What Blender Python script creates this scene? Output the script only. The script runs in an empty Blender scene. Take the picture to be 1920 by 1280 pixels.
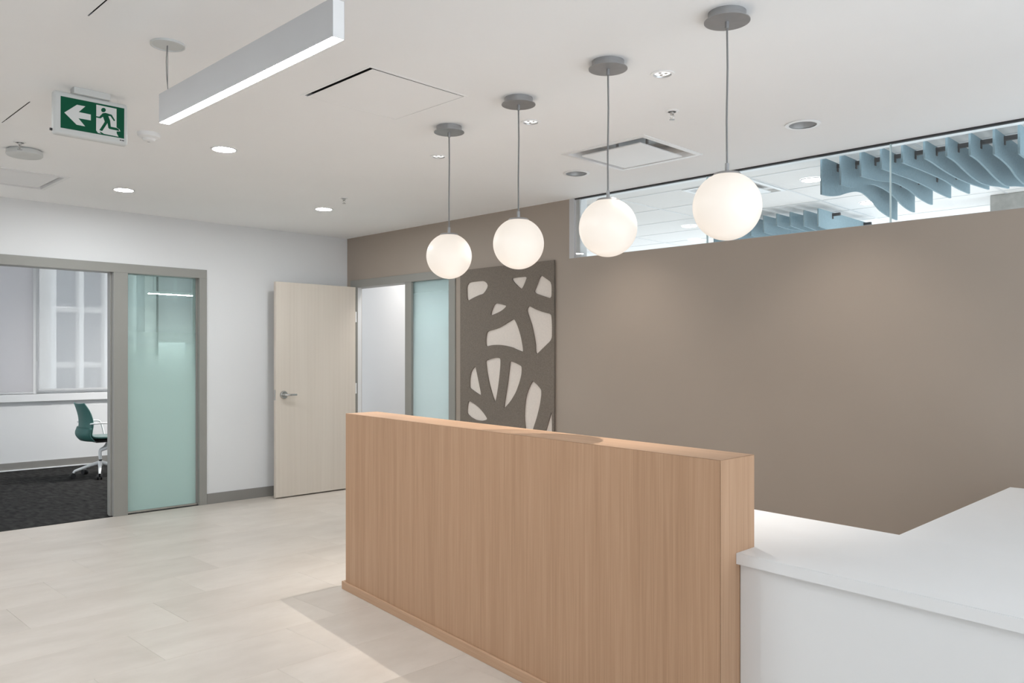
import bpy, bmesh, math, random
from mathutils import Vector
random.seed(7)
scene = bpy.context.scene
col = scene.collection

# ------------------------------------------------------------------ camera
CAM_H = 1.38
FPX, YAW, HORIZON = 1522.3, 0.792, 668.9          # focal length in px of a 1920x1280 frame
XW, YW, H = -7.377, 4.958, 2.644                   # white wall, taupe wall, ceiling
HB = 2.72                                          # ceiling of the open office behind
cd = bpy.data.cameras.new('camera'); cam = bpy.data.objects.new('camera', cd); col.objects.link(cam)
cd.sensor_fit = 'HORIZONTAL'; cd.sensor_width = 36.0; cd.lens = FPX/1920*36.0
cd.shift_y = (HORIZON-640)/1920.0
cd.clip_start = 0.05; cd.clip_end = 200
cam.location = (0, 0, CAM_H)
fwd = Vector((-math.cos(YAW), math.sin(YAW), 0)); rgt = Vector((math.sin(YAW), math.cos(YAW), 0))
cam.rotation_euler = fwd.to_track_quat('-Z', 'Y').to_euler()
scene.camera = cam

# ------------------------------------------------------------------ light
world = bpy.data.worlds.new('world'); scene.world = world; world.use_nodes = True
bg = world.node_tree.nodes['Background']; bg.inputs[0].default_value = (0.85, 0.93, 1.0, 1); bg.inputs[1].default_value = 0.85
scene.view_settings.view_transform = 'Standard'; scene.view_settings.look = 'None'
scene.view_settings.gamma = 1.0; scene.view_settings.use_curve_mapping = False
scene.view_settings.exposure = 1.44
WARM = (1.0, 0.80, 0.60)
DOWN_E, LINEAR_E, GLOBE_E, SPOT_W = 108.0, 28.0, 0.18, 46.0
OFFICE_E = 120.0
WASH_W = 11.5

# ------------------------------------------------------------------ pixel -> place
def ray(px, py): return fwd + rgt*((px-960)/FPX) + Vector((0, 0, (HORIZON-py)/FPX))
def at_z(px, py, z):
    d = ray(px, py); return Vector((0, 0, CAM_H)) + d*((z-CAM_H)/d.z)
def at_x(px, py, x):
    d = ray(px, py); return Vector((0, 0, CAM_H)) + d*(x/d.x)
def at_y(px, py, y):
    d = ray(px, py); return Vector((0, 0, CAM_H)) + d*(y/d.y)

# ------------------------------------------------------------------ materials
MATS = {}
def s2l(c): return tuple((v/255/12.92 if v/255 <= 0.04045 else ((v/255+0.055)/1.055)**2.4) for v in c)
def pmat(name, color, rough=0.6, metal=0.0, spec=0.5, var=0.0, vscale=8.0, stretch=(1, 1, 1), bump=0.0, bscale=200.0, dark=None, coords='Object', rot=(0, 0, 0)):
    m = bpy.data.materials.new(name); m.use_nodes = True
    nt = m.node_tree; b = nt.nodes['Principled BSDF']
    b.inputs['Base Color'].default_value = (*color, 1); b.inputs['Roughness'].default_value = rough
    b.inputs['Metallic'].default_value = metal; b.inputs['Specular IOR Level'].default_value = spec
    if var > 0 or bump > 0:
        tc = nt.nodes.new('ShaderNodeTexCoord'); mp = nt.nodes.new('ShaderNodeMapping')
        mp.inputs['Scale'].default_value = stretch; mp.inputs['Rotation'].default_value = rot
        nt.links.new(tc.outputs[coords], mp.inputs['Vector'])
    if var > 0:
        n = nt.nodes.new('ShaderNodeTexNoise'); n.inputs['Scale'].default_value = vscale; n.inputs['Detail'].default_value = 6
        nt.links.new(mp.outputs[0], n.inputs['Vector'])
        r = nt.nodes.new('ShaderNodeValToRGB')
        lo = dark if dark else tuple(c*(1-var) for c in color); hi = tuple(min(1, c*(1+var)) for c in color)
        r.color_ramp.elements[0].color = (*lo, 1); r.color_ramp.elements[1].color = (*hi, 1)
        r.color_ramp.elements[0].position = 0.3; r.color_ramp.elements[1].position = 0.7
        nt.links.new(n.outputs['Fac'], r.inputs[0]); nt.links.new(r.outputs[0], b.inputs['Base Color'])
    if bump > 0:
        n2 = nt.nodes.new('ShaderNodeTexNoise'); n2.inputs['Scale'].default_value = bscale
        nt.links.new(mp.outputs[0], n2.inputs['Vector'])
        bp = nt.nodes.new('ShaderNodeBump'); bp.inputs['Strength'].default_value = bump; bp.inputs['Distance'].default_value = 0.002
        nt.links.new(n2.outputs['Fac'], bp.inputs['Height']); nt.links.new(bp.outputs[0], b.inputs['Normal'])
    MATS[name] = m; return m
def emat(name, color, strength):
    m = bpy.data.materials.new(name); m.use_nodes = True; nt = m.node_tree
    for n in list(nt.nodes): nt.nodes.remove(n)
    o = nt.nodes.new('ShaderNodeOutputMaterial'); e = nt.nodes.new('ShaderNodeEmission')
    e.inputs[0].default_value = (*color, 1); e.inputs[1].default_value = strength
    nt.links.new(e.outputs[0], o.inputs[0]); MATS[name] = m; return m
def wood(name, base, dark, light, along, fine=90.0, rot=0.0, rough=0.5):
    """fine straight-grained laminate; 'along' = axis index the grain runs along"""
    m = bpy.data.materials.new(name); m.use_nodes = True; nt = m.node_tree; b = nt.nodes['Principled BSDF']
    tc = nt.nodes.new('ShaderNodeTexCoord'); mp = nt.nodes.new('ShaderNodeMapping')
    sc = [1, 1, 1]; sc[along] = 0.018
    mp0 = nt.nodes.new('ShaderNodeMapping'); mp0.inputs['Rotation'].default_value = (0, 0, rot)
    nt.links.new(tc.outputs['Object'], mp0.inputs['Vector'])
    mp.inputs['Scale'].default_value = sc; nt.links.new(mp0.outputs[0], mp.inputs['Vector'])
    def noise(s, d):
        n = nt.nodes.new('ShaderNodeTexNoise'); n.inputs['Scale'].default_value = s; n.inputs['Detail'].default_value = d
        nt.links.new(mp.outputs[0], n.inputs['Vector']); return n
    n1 = noise(fine, 5); n2 = noise(fine*0.16, 3)
    mx = nt.nodes.new('ShaderNodeMath'); mx.operation = 'MULTIPLY_ADD'; mx.inputs[1].default_value = 0.55
    ml = nt.nodes.new('ShaderNodeMath'); ml.operation = 'MULTIPLY'; ml.inputs[1].default_value = 0.45
    nt.links.new(n2.outputs['Fac'], ml.inputs[0]); nt.links.new(n1.outputs['Fac'], mx.inputs[0]); nt.links.new(ml.outputs[0], mx.inputs[2])
    r = nt.nodes.new('ShaderNodeValToRGB'); cr = r.color_ramp
    cr.elements[0].position = 0.33; cr.elements[0].color = (*dark, 1)
    cr.elements[1].position = 0.68; cr.elements[1].color = (*light, 1)
    e = cr.elements.new(0.5); e.color = (*base, 1)
    nt.links.new(mx.outputs[0], r.inputs[0]); nt.links.new(r.outputs[0], b.inputs['Base Color'])
    b.inputs['Roughness'].default_value = rough; b.inputs['Specular IOR Level'].default_value = 0.35
    MATS[name] = m; return m
def glass(name, tint, gloss_rough=0.0):
    m = bpy.data.materials.new(name); m.use_nodes = True; nt = m.node_tree
    for n in list(nt.nodes): nt.nodes.remove(n)
    o = nt.nodes.new('ShaderNodeOutputMaterial'); t = nt.nodes.new('ShaderNodeBsdfTransparent'); t.inputs[0].default_value = (*tint, 1)
    g = nt.nodes.new('ShaderNodeBsdfGlossy'); g.inputs['Roughness'].default_value = gloss_rough; g.inputs['Color'].default_value = (1, 1, 1, 1)
    f = nt.nodes.new('ShaderNodeFresnel'); f.inputs['IOR'].default_value = 1.45
    mx = nt.nodes.new('ShaderNodeMixShader')
    nt.links.new(f.outputs[0], mx.inputs[0]); nt.links.new(t.outputs[0], mx.inputs[1]); nt.links.new(g.outputs[0], mx.inputs[2])
    nt.links.new(mx.outputs[0], o.inputs[0]); MATS[name] = m; return m, nt, mx, o
def frosted_glass(name, tint, frost, z0, z1, through=0.5):
    """clear tinted glass above, etched film fading in below (film density by height)"""
    m, nt, mx, o = glass(name, tint)
    d = nt.nodes.new('ShaderNodeBsdfDiffuse'); d.inputs[0].default_value = (*frost, 1)
    tl = nt.nodes.new('ShaderNodeBsdfTranslucent'); tl.inputs[0].default_value = (*frost, 1)
    fm = nt.nodes.new('ShaderNodeMixShader'); fm.inputs[0].default_value = through
    nt.links.new(d.outputs[0], fm.inputs[1]); nt.links.new(tl.outputs[0], fm.inputs[2])
    tc = nt.nodes.new('ShaderNodeTexCoord'); sp = nt.nodes.new('ShaderNodeSeparateXYZ'); mr = nt.nodes.new('ShaderNodeMapRange')
    mr.interpolation_type = 'SMOOTHSTEP'
    mr.inputs['From Min'].default_value = z1; mr.inputs['From Max'].default_value = z0; mr.inputs['To Min'].default_value = 0.15; mr.inputs['To Max'].default_value = 0.96
    nt.links.new(tc.outputs['Object'], sp.inputs[0]); nt.links.new(sp.outputs['Z'], mr.inputs['Value'])
    m2 = nt.nodes.new('ShaderNodeMixShader'); nt.links.new(mr.outputs[0], m2.inputs[0])
    nt.links.new(mx.outputs[0], m2.inputs[1]); nt.links.new(fm.outputs[0], m2.inputs[2]); nt.links.new(m2.outputs[0], o.inputs[0])
    return m
def sheer(name, color, clear):
    m = bpy.data.materials.new(name); m.use_nodes = True; nt = m.node_tree
    for n in list(nt.nodes): nt.nodes.remove(n)
    o = nt.nodes.new('ShaderNodeOutputMaterial'); t = nt.nodes.new('ShaderNodeBsdfTransparent')
    d = nt.nodes.new('ShaderNodeBsdfDiffuse'); d.inputs[0].default_value = (*color, 1)
    tl = nt.nodes.new('ShaderNodeBsdfTranslucent'); tl.inputs[0].default_value = (*color, 1)
    a = nt.nodes.new('ShaderNodeMixShader'); a.inputs[0].default_value = 0.45
    nt.links.new(d.outputs[0], a.inputs[1]); nt.links.new(tl.outputs[0], a.inputs[2])
    b = nt.nodes.new('ShaderNodeMixShader'); b.inputs[0].default_value = clear
    nt.links.new(a.outputs[0], b.inputs[1]); nt.links.new(t.outputs[0], b.inputs[2]); nt.links.new(b.outputs[0], o.inputs[0])
    MATS[name] = m; return m

pmat('ceiling_paint', (0.92, 0.92, 0.92), 0.75, spec=0.2, var=0.012, vscale=1.2, bump=0.05)
pmat('white_paint', (0.74, 0.74, 0.74), 0.6, spec=0.3, var=0.012, vscale=1.5, bump=0.06)
pmat('taupe_paint', (0.372, 0.314, 0.264), 0.5, spec=0.35, var=0.02, vscale=1.5, bump=0.06)
pmat('frame_paint', (0.29, 0.283, 0.26), 0.4, spec=0.4, var=0.02, vscale=3)
pmat('baseboard_rubber', (0.25, 0.238, 0.222), 0.5, spec=0.35, var=0.02, vscale=4)
pmat('carpet', (0.028, 0.027, 0.026), 0.95, spec=0.1, var=0.6, vscale=9, stretch=(1, 2.2, 1), bump=0.5, bscale=350)
pmat('subfloor', (0.52, 0.48, 0.43), 0.7, var=0.03)
pmat('white_laminate', (0.84, 0.845, 0.85), 0.38, spec=0.4, var=0.01, vscale=3)
pmat('white_enamel', (0.82, 0.82, 0.82), 0.4, spec=0.4, var=0.01, vscale=5)
pmat('sign_white', (0.60, 0.61, 0.60), 0.45, spec=0.4, var=0.01, vscale=5)
pmat('sign_print_white', (0.66, 0.67, 0.66), 0.5, var=0.01)
pmat('sign_green', (0.004, 0.085, 0.042), 0.6, spec=0.15, var=0.04, vscale=6)
pmat('black_plastic', (0.012, 0.012, 0.013), 0.45, var=0.1, vscale=20)
pmat('charcoal', (0.03, 0.03, 0.032), 0.6, var=0.1, vscale=20)
pmat('brushed_nickel', (0.36, 0.36, 0.365), 0.4, metal=0.6, var=0.06, vscale=20, stretch=(1, 1, 12))
pmat('cord_grey', (0.22, 0.22, 0.22), 0.5, var=0.05, vscale=40)
pmat('satin_steel', (0.55, 0.55, 0.54), 0.25, metal=1.0, var=0.05, vscale=15)
pmat('lamp_metal', (0.54, 0.54, 0.545), 0.55, spec=0.4, var=0.015, vscale=4)
pmat('reflector', (0.62, 0.62, 0.62), 0.35, metal=1.0, var=0.03, vscale=10)
pmat('duct_metal', (0.58, 0.58, 0.58), 0.4, metal=0.6, var=0.1, vscale=3)
pmat('felt_dark', (0.205, 0.176, 0.148), 0.95, spec=0.1, var=0.14, vscale=120, bump=0.4, bscale=600)
pmat('felt_light', (0.76, 0.69, 0.63), 0.95, spec=0.1, var=0.03, vscale=60, bump=0.3, bscale=600)
pmat('felt_blue', (0.275, 0.38, 0.43), 0.95, spec=0.1, var=0.09, vscale=80, bump=0.3, bscale=500)
pmat('ceiling_tile', (0.87, 0.845, 0.825), 0.9, spec=0.1, var=0.015, vscale=40, bump=0.2, bscale=300)
pmat('grid_white', (0.72, 0.72, 0.72), 0.5, var=0.01)
pmat('rail_black', (0.03, 0.03, 0.033), 0.5, var=0.05)
pmat('concrete', (0.44, 0.44, 0.42), 0.85, var=0.16, vscale=14, bump=0.4, bscale=120)
pmat('chair_green', s2l((58, 102, 96)), 0.5, spec=0.4, var=0.04, vscale=6)
pmat('chair_seat_pad', s2l((122, 138, 136)), 0.8, var=0.05, vscale=30)
pmat('far_wall', (0.80, 0.75, 0.71), 0.8, var=0.03, vscale=0.7)
pmat('far_grey_wall', (0.30, 0.30, 0.31), 0.8, var=0.05, vscale=0.7)
pmat('far_pane', (0.10, 0.105, 0.11), 0.2, var=0.3, vscale=0.8)
emat('downlight_glow', (0.93, 0.975, 1.0), DOWN_E)
emat('downlight_glow_far', (0.95, 0.98, 1.0), 7.0)
emat('room_glow', (1.0, 0.985, 0.97), 3.5)
emat('office_glow', (1.0, 0.99, 0.97), OFFICE_E)
emat('linear_glow', (0.94, 0.975, 1.0), LINEAR_E)
emat('led_glow', (1.0, 0.97, 0.93), 0.9)
# opal globe: a thin diffusing shell that glows, slightly warmer at its rim
def globe_mat():
    m = bpy.data.materials.new('opal_glass'); m.use_nodes = True; nt = m.node_tree; b = nt.nodes['Principled BSDF']
    b.inputs['Base Color'].default_value = (0.62, 0.60, 0.57, 1); b.inputs['Roughness'].default_value = 0.35
    tc = nt.nodes.new('ShaderNodeTexCoord'); n = nt.nodes.new('ShaderNodeTexNoise'); n.inputs['Scale'].default_value = 6
    r = nt.nodes.new('ShaderNodeValToRGB'); r.color_ramp.elements[0].color = (1.0, 0.86, 0.73, 1); r.color_ramp.elements[1].color = (1.0, 0.88, 0.76, 1)
    nt.links.new(tc.outputs['Object'], n.inputs['Vector']); nt.links.new(n.outputs['Fac'], r.inputs[0]); nt.links.new(r.outputs[0], b.inputs['Emission Color'])
    b.inputs['Emission Strength'].default_value = GLOBE_E; MATS['opal_glass'] = m
globe_mat()
wood('oak_vertical', (0.485, 0.297, 0.182), (0.425, 0.255, 0.153), (0.545, 0.345, 0.22), 2, fine=170)
wood('oak_along', (0.52, 0.33, 0.21), (0.47, 0.29, 0.18), (0.57, 0.37, 0.245), 0, fine=170, rot=math.radians(8.24))
wood('ash_door', (0.67, 0.60, 0.52), (0.64, 0.57, 0.49), (0.695, 0.625, 0.545), 2, fine=45)
glass('clear_glass', (0.965, 0.985, 0.985))
glass('window_glass', (0.93, 0.95, 0.95))
frosted_glass('frosted_green', (0.82, 0.92, 0.90), (0.60, 0.735, 0.70), 0.95, 1.85)
frosted_glass('frosted_blue', (0.80, 0.94, 0.95), (0.86, 0.95, 0.96), 0.9, 2.3, 0.72)
pmat('joint_glass', (0.62, 0.76, 0.78), 0.3, var=0.02)
sheer('blind_sheer', (0.70, 0.70, 0.71), 0.46)
sheer('blind_dense', (0.74, 0.72, 0.73), 0.10)

# floor tile: warm stone-look vinyl, tone differs a little from tile to tile
def tile_mat():
    m = bpy.data.materials.new('stone_tile'); m.use_nodes = True; nt = m.node_tree; b = nt.nodes['Principled BSDF']
    tc = nt.nodes.new('ShaderNodeTexCoord'); oi = nt.nodes.new('ShaderNodeObjectInfo'); mp = nt.nodes.new('ShaderNodeMapping')
    cmb = nt.nodes.new('ShaderNodeCombineXYZ'); ml = nt.nodes.new('ShaderNodeMath'); ml.operation = 'MULTIPLY'; ml.inputs[1].default_value = 37.0
    nt.links.new(oi.outputs['Random'], ml.inputs[0])
    for k in range(3): nt.links.new(ml.outputs[0], cmb.inputs[k])
    nt.links.new(tc.outputs['Object'], mp.inputs['Vector']); nt.links.new(cmb.outputs[0], mp.inputs['Location'])
    mp.inputs['Scale'].default_value = (2.2, 0.9, 1)
    n = nt.nodes.new('ShaderNodeTexNoise'); n.inputs['Scale'].default_value = 2.0; n.inputs['Detail'].default_value = 8; n.inputs['Roughness'].default_value = 0.62
    nt.links.new(mp.outputs[0], n.inputs['Vector'])
    r = nt.nodes.new('ShaderNodeValToRGB'); cr = r.color_ramp
    cr.elements[0].position = 0.28; cr.elements[0].color = (0.535, 0.475, 0.415, 1)
    cr.elements[1].position = 0.74; cr.elements[1].color = (0.655, 0.595, 0.535, 1)
    nt.links.new(n.outputs['Fac'], r.inputs[0])
    hs = nt.nodes.new('ShaderNodeHueSaturation'); mr = nt.nodes.new('ShaderNodeMapRange')
    mr.inputs['To Min'].default_value = 0.965; mr.inputs['To Max'].default_value = 1.035
    nt.links.new(oi.outputs['Random'], mr.inputs['Value']); nt.links.new(mr.outputs[0], hs.inputs['Value'])
    nt.links.new(r.outputs[0], hs.inputs['Color']); nt.links.new(hs.outputs[0], b.inputs['Base Color'])
    b.inputs['Roughness'].default_value = 0.36; b.inputs['Specular IOR Level'].default_value = 0.38
    MATS['stone_tile'] = m
tile_mat()

# ------------------------------------------------------------------ mesh helpers
class MB:
    def __init__(s): s.v = []; s.f = []
    def add(s, vs, fs):
        o = len(s.v); s.v += [tuple(p) for p in vs]; s.f += [tuple(i+o for i in q) for q in fs]; return s
    def box(s, x0, x1, y0, y1, z0, z1):
        v = [(x0, y0, z0), (x1, y0, z0), (x1, y1, z0), (x0, y1, z0), (x0, y0, z1), (x1, y0, z1), (x1, y1, z1), (x0, y1, z1)]
        return s.add(v, [(3, 2, 1, 0), (4, 5, 6, 7), (0, 1, 5, 4), (1, 2, 6, 5), (2, 3, 7, 6), (3, 0, 4, 7)])
    def prism(s, pts, z0, z1):                      # plan polygon (counter-clockwise) extruded in z
        n = len(pts); v = [(p[0], p[1], z0) for p in pts]+[(p[0], p[1], z1) for p in pts]
        return s.add(v, [tuple(range(n-1, -1, -1)), tuple(range(n, 2*n))]+[(i, (i+1) % n, n+(i+1) % n, n+i) for i in range(n)])
    def lathe(s, prof, c=(0, 0, 0), n=32, capa=True, capb=True):      # prof: [(r, z)...]
        o = len(s.v)
        for r, z in prof:
            for k in range(n):
                a = 2*math.pi*k/n; s.v.append((c[0]+r*math.cos(a), c[1]+r*math.sin(a), c[2]+z))
        for j in range(len(prof)-1):
            for k in range(n):
                a, b = o+j*n+k, o+j*n+(k+1) % n; s.f.append((a, b, b+n, a+n))
        if capa: s.f.append(tuple(o+k for k in range(n-1, -1, -1)))
        if capb: s.f.append(tuple(o+(len(prof)-1)*n+k for k in range(n)))
        return s
    def tube(s, pts, r, n=10):
        pts = [Vector(p) for p in pts]; rs = r if isinstance(r, (list, tuple)) else [r]*len(pts); o = len(s.v)
        prev = None
        for i, p in enumerate(pts):
            t = (pts[min(i+1, len(pts)-1)]-pts[max(i-1, 0)]).normalized()
            if prev is None:
                u = t.orthogonal().normalized()
            else:
                u = (prev-t*prev.dot(t)).normalized()
            prev = u; w = t.cross(u)
            for k in range(n):
                a = 2*math.pi*k/n; q = p+(u*math.cos(a)+w*math.sin(a))*rs[i]; s.v.append(tuple(q))
        for j in range(len(pts)-1):
            for k in range(n):
                a, b = o+j*n+k, o+j*n+(k+1) % n; s.f.append((a, b, b+n, a+n))
        s.f.append(tuple(o+k for k in range(n-1, -1, -1))); s.f.append(tuple(o+(len(pts)-1)*n+k for k in range(n)))
        return s
    def mesh(s, name):
        me = bpy.data.meshes.new(name); me.from_pydata(s.v, [], s.f); me.update()
        bm = bmesh.new(); bm.from_mesh(me); bmesh.ops.recalc_face_normals(bm, faces=bm.faces); bm.to_mesh(me); bm.free(); return me
    def build(s, name, mat, parent=None, bevel=0.0, smooth=False, origin=None, seg=2):
        if origin is not None:
            o = Vector(origin); s.v = [tuple(Vector(p)-o) for p in s.v]
        me = s.mesh(name)
        ob = link(name, me, mat, parent)
        if origin is not None: ob.location = Vector(origin)-(parent_loc(parent) if parent else Vector())
        elif parent is not None: ob.location = -parent_loc(parent)
        if bevel: b = ob.modifiers.new('bevel', 'BEVEL'); b.width = bevel; b.segments = seg; b.limit_method = 'ANGLE'
        if smooth:
            me.polygons.foreach_set('use_smooth', [True]*len(me.polygons))
            me.set_sharp_from_angle(angle=math.radians(40))
        return ob
def parent_loc(p):
    v = Vector()
    while p is not None: v = v+Vector(p.location); p = p.parent
    return v
def link(name, me, mat, parent=None):
    ob = bpy.data.objects.new(name, me); col.objects.link(ob); ob.parent = parent
    if mat and me is not None and hasattr(me, 'materials') and not me.materials: me.materials.append(MATS[mat])
    return ob
def tag(o, label=None, cat=None, group=None, kind=None):
    if label: o['label'] = label
    if cat: o['category'] = cat
    if group: o['group'] = group
    if kind: o['kind'] = kind
    return o
def empty(name, loc, label=None, cat=None, group=None, kind=None):
    o = bpy.data.objects.new(name, None); col.objects.link(o); o.location = loc; o.empty_display_size = 0.1
    return tag(o, label, cat, group, kind)
def copy_tree(o, parent=None):
    c = o.copy(); col.objects.link(c); c.parent = parent
    for ch in list(o.children): copy_tree(ch, c)
    return c
def plate(outer, holes, thick):
    """flat sheet with holes (local XY), thickness centred on z=0, as mesh"""
    cu = bpy.data.curves.new('sheet', 'CURVE'); cu.dimensions = '2D'; cu.fill_mode = 'BOTH'; cu.extrude = thick/2
    for loop in [outer]+holes:
        sp = cu.splines.new('POLY'); sp.points.add(len(loop)-1)
        for p, q in zip(sp.points, loop): p.co = (q[0], q[1], 0, 1)
        sp.use_cyclic_u = True
    ob = bpy.data.objects.new('sheet', cu); col.objects.link(ob)
    dg = bpy.context.evaluated_depsgraph_get(); me = bpy.data.meshes.new_from_object(ob.evaluated_get(dg))
    bpy.data.objects.remove(ob); bpy.data.curves.remove(cu); return me
def circle(cx, cy, r, n=40): return [(cx+r*math.cos(2*math.pi*k/n), cy+r*math.sin(2*math.pi*k/n)) for k in range(n)]
def rect(x0, x1, y0, y1): return [(x0, y0), (x1, y0), (x1, y1), (x0, y1)]
def rounded(pts, it=2):                                  # corner cutting (Chaikin)
    for _ in range(it):
        q = []
        for i in range(len(pts)):
            a, b = pts[i], pts[(i+1) % len(pts)]
            q += [(a[0]*.82+b[0]*.18, a[1]*.82+b[1]*.18), (a[0]*.18+b[0]*.82, a[1]*.18+b[1]*.82)]
        pts = q
    return pts
def spline(pts, n=6):                                    # Catmull-Rom through the points
    out = []
    for i in range(len(pts)-1):
        p0, p1, p2, p3 = pts[max(i-1, 0)], pts[i], pts[i+1], pts[min(i+2, len(pts)-1)]
        for k in range(n):
            t = k/n
            out.append(tuple(0.5*(2*b+(c-a)*t+(2*a-5*b+4*c-d)*t*t+(3*b-a-3*c+d)*t**3) for a, b, c, d in zip(p0, p1, p2, p3)))
    out.append(tuple(pts[-1])); return out

# ================================================================== THE SETTING
X1, Y0 = 2.3, -1.9                                       # the room goes on behind the camera
# --- floor: base slab + vinyl tiles
fl = MB().box(-9.0, 1.25, Y0, YW, -0.06, -0.003).build('floor', 'subfloor')
tag(fl, 'pale stone-look tiled floor of the reception area', 'floor', kind='structure')
TW, TL = 0.4572, 0.9144
tm = MB().box(-TW/2+.0004, TW/2-.0004, -TL/2+.0004, TL/2-.0004, -0.003, 0.0)
tme = tm.mesh('tile')
bm = bmesh.new(); bm.from_mesh(tme)
bmesh.ops.bevel(bm, geom=[e for e in bm.edges if all(v.co.z > -0.001 for v in e.verts)], offset=0.0006, segments=1, affect='EDGES'); bm.to_mesh(tme); bm.free()
tme.materials.append(MATS['stone_tile'])
cut = {}
def tile_piece(cx, cy, y0, y1, x0, x1):
    me = tme
    if y1-y0 < TL-1e-4 or x1-x0 < TW-1e-4:
        k = (round(y1-y0, 3), round(x1-x0, 3))
        if k not in cut:
            cut[k] = MB().box(-(x1-x0)/2+.0004, (x1-x0)/2-.0004, -(y1-y0)/2+.0004, (y1-y0)/2-.0004, -0.003, 0.0).mesh('tile'); cut[k].materials.append(MATS['stone_tile'])
        me = cut[k]
    o = bpy.data.objects.new('tile', me); col.objects.link(o); o.parent = fl; o.location = ((x0+x1)/2, (y0+y1)/2, 0)
i = 0; x = XW
while x < .8:
    off = (i % 3)*TL/3
    y = -1.83-off
    while y < YW-1e-3:
        ya, yb = max(y, -1.9), min(y+TL, YW)
        if yb-ya > 0.05: tile_piece(0, 0, ya, yb, x, x+TW)
        y += TL
    x += TW; i += 1
# floors behind the taupe wall, cut back unseen so light reaches the tile ceiling
fb = MB().box(-9.6, -5.45, YW+.001, 6.1, -0.06, 0.0).box(-5.45, 1.25, YW+.001, 5.9, -0.06, 0.0).box(-9.0, -3.2, 6.1, 8.6, -0.06, 0.0).box(-5.45, -3.2, 5.9, 6.1, -0.06, 0.0).build('floor', 'subfloor')
tag(fb, 'pale floor of the rooms behind the taupe wall', 'floor', kind='structure')
fc = MB().box(-11.18, XW-0.002, -0.5, 4.95, -0.002, 0.004).build('floor', 'carpet')
tag(fc, 'dark charcoal mottled carpet of the small office', 'floor', kind='structure')
MB().box(-11.18, -9.001, -0.5, 4.95, -0.06, -0.003).build('slab', 'subfloor', fc)

# --- ceiling of the reception, with cut-outs for what is recessed into it
DIF = (-3.336, 3.813, 0.627); DIF2 = (-6.836, 1.275, 0.61)
PAN = (-3.473, 2.088, 0.541, 0.553)
SMALL = [(-2.071, 3.056), (-3.000, 3.183), (-3.930, 3.322)]
CANS = [(-1.975, 4.251), (-3.607, 4.285)]
LIT = [(-4.723, 2.288), (-6.411, 2.311), (-6.026, 3.813), (-4.723, 0.55), (-6.411, 0.55), (-2.9, 0.2)]  # latter half: extra lamps added out of view to brighten the room
holes = [rect(DIF[0]+.01, DIF[0]+DIF[2]-.01, DIF[1]+.01, DIF[1]+DIF[2]-.01), rect(DIF2[0]+.01, DIF2[0]+DIF2[2]-.01, DIF2[1]+.01, DIF2[1]+DIF2[2]-.01),
         rect(PAN[0], PAN[0]+PAN[2], PAN[1], PAN[1]+PAN[3])]
PAN2 = (-5.04, 1.183, 0.514, 0.50); PAN3 = (-3.234, 1.036, 0.50, 0.50)
for p in (PAN2, PAN3): holes.append(rect(p[0], p[0]+p[2], p[1], p[1]+p[3]))
holes += [circle(x, y, .042) for x, y in SMALL]+[circle(x, y, .074) for x, y in CANS]+[circle(x, y, .068) for x, y in LIT]
me = plate(rect(-7.6, X1, Y0, YW+.13), holes, 0.02)
ce = link('ceiling', me, 'ceiling_paint'); ce.location = (0, 0, H+0.01)
tag(ce, 'smooth white painted ceiling over the reception', 'ceiling', kind='structure')
# --- ceiling over the small office
tag(MB().box(-11.3, -7.6, -0.5, 5.0, 2.72, 2.76).build('ceiling', 'ceiling_paint'), 'white ceiling of the small office', 'ceiling', kind='structure')
tag(MB().box(-9.6, -5.55, YW+.13, 6.0, 2.62, 2.66).build('ceiling', 'ceiling_paint'), 'white ceiling of the room behind the wooden door', 'ceiling', kind='structure')

# --- white wall with the office front
F1 = dict(y0=1.58, y1=3.401, z=2.192)
wl = MB()
wl.box(XW-.125, XW, Y0, F1['y0']+.02, 0, H); wl.box(XW-.125, XW, F1['y1']-.02, YW, 0, H); wl.box(XW-.125, XW, F1['y0']+.02, F1['y1']-.02, F1['z']-.02, H)
tag(wl.build('wall_left', 'white_paint'), 'white painted wall with the glazed office front', 'wall', kind='structure')
# --- taupe wall with doorway and long interior window above
DX0, DX1, DZ = -7.30, -5.618, 2.19
CLX, CLZ = -4.245, 2.168
wr = MB()
wr.box(XW-.125, DX0+.02, YW, YW+.12, 0, H+.08); wr.box(DX0+.02, DX1-.02, YW, YW+.12, DZ-.02, H+.08)
wr.box(DX1-.02, CLX, YW, YW+.12, 0, H+.08); wr.box(CLX, X1, YW, YW+.12, 0, CLZ)
tag(wr.build('wall_right', 'taupe_paint'), 'taupe painted wall behind the reception desk', 'wall', kind='structure')
tag(MB().box(XW-.125, X1, Y0-.12, Y0, -0.06, H+.02).build('wall_rear_added', 'white_paint'), 'unseen white rear wall added to block light from behind', 'wall', kind='structure')  # unseen wall, put in to block light on the desk and counter fronts
# baseboards
bb = MB(); bb.box(XW, XW+.010, F1['y1']+.002, YW, 0, .098)
tag(bb.build('baseboard_left', 'baseboard_rubber', bevel=.002), 'grey rubber baseboard along the white wall', 'baseboard', kind='structure')
tag(MB().box(XW, XW+.010, Y0, F1['y0']-.002, 0, .098).build('baseboard_left', 'baseboard_rubber', bevel=.002), 'grey rubber baseboard before the office front', 'baseboard', kind='structure')
tag(MB().box(DX1+.002, X1, YW-.010, YW, 0, .098).build('baseboard_right', 'baseboard_rubber', bevel=.002), 'grey rubber baseboard along the taupe wall', 'baseboard', kind='structure')

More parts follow.
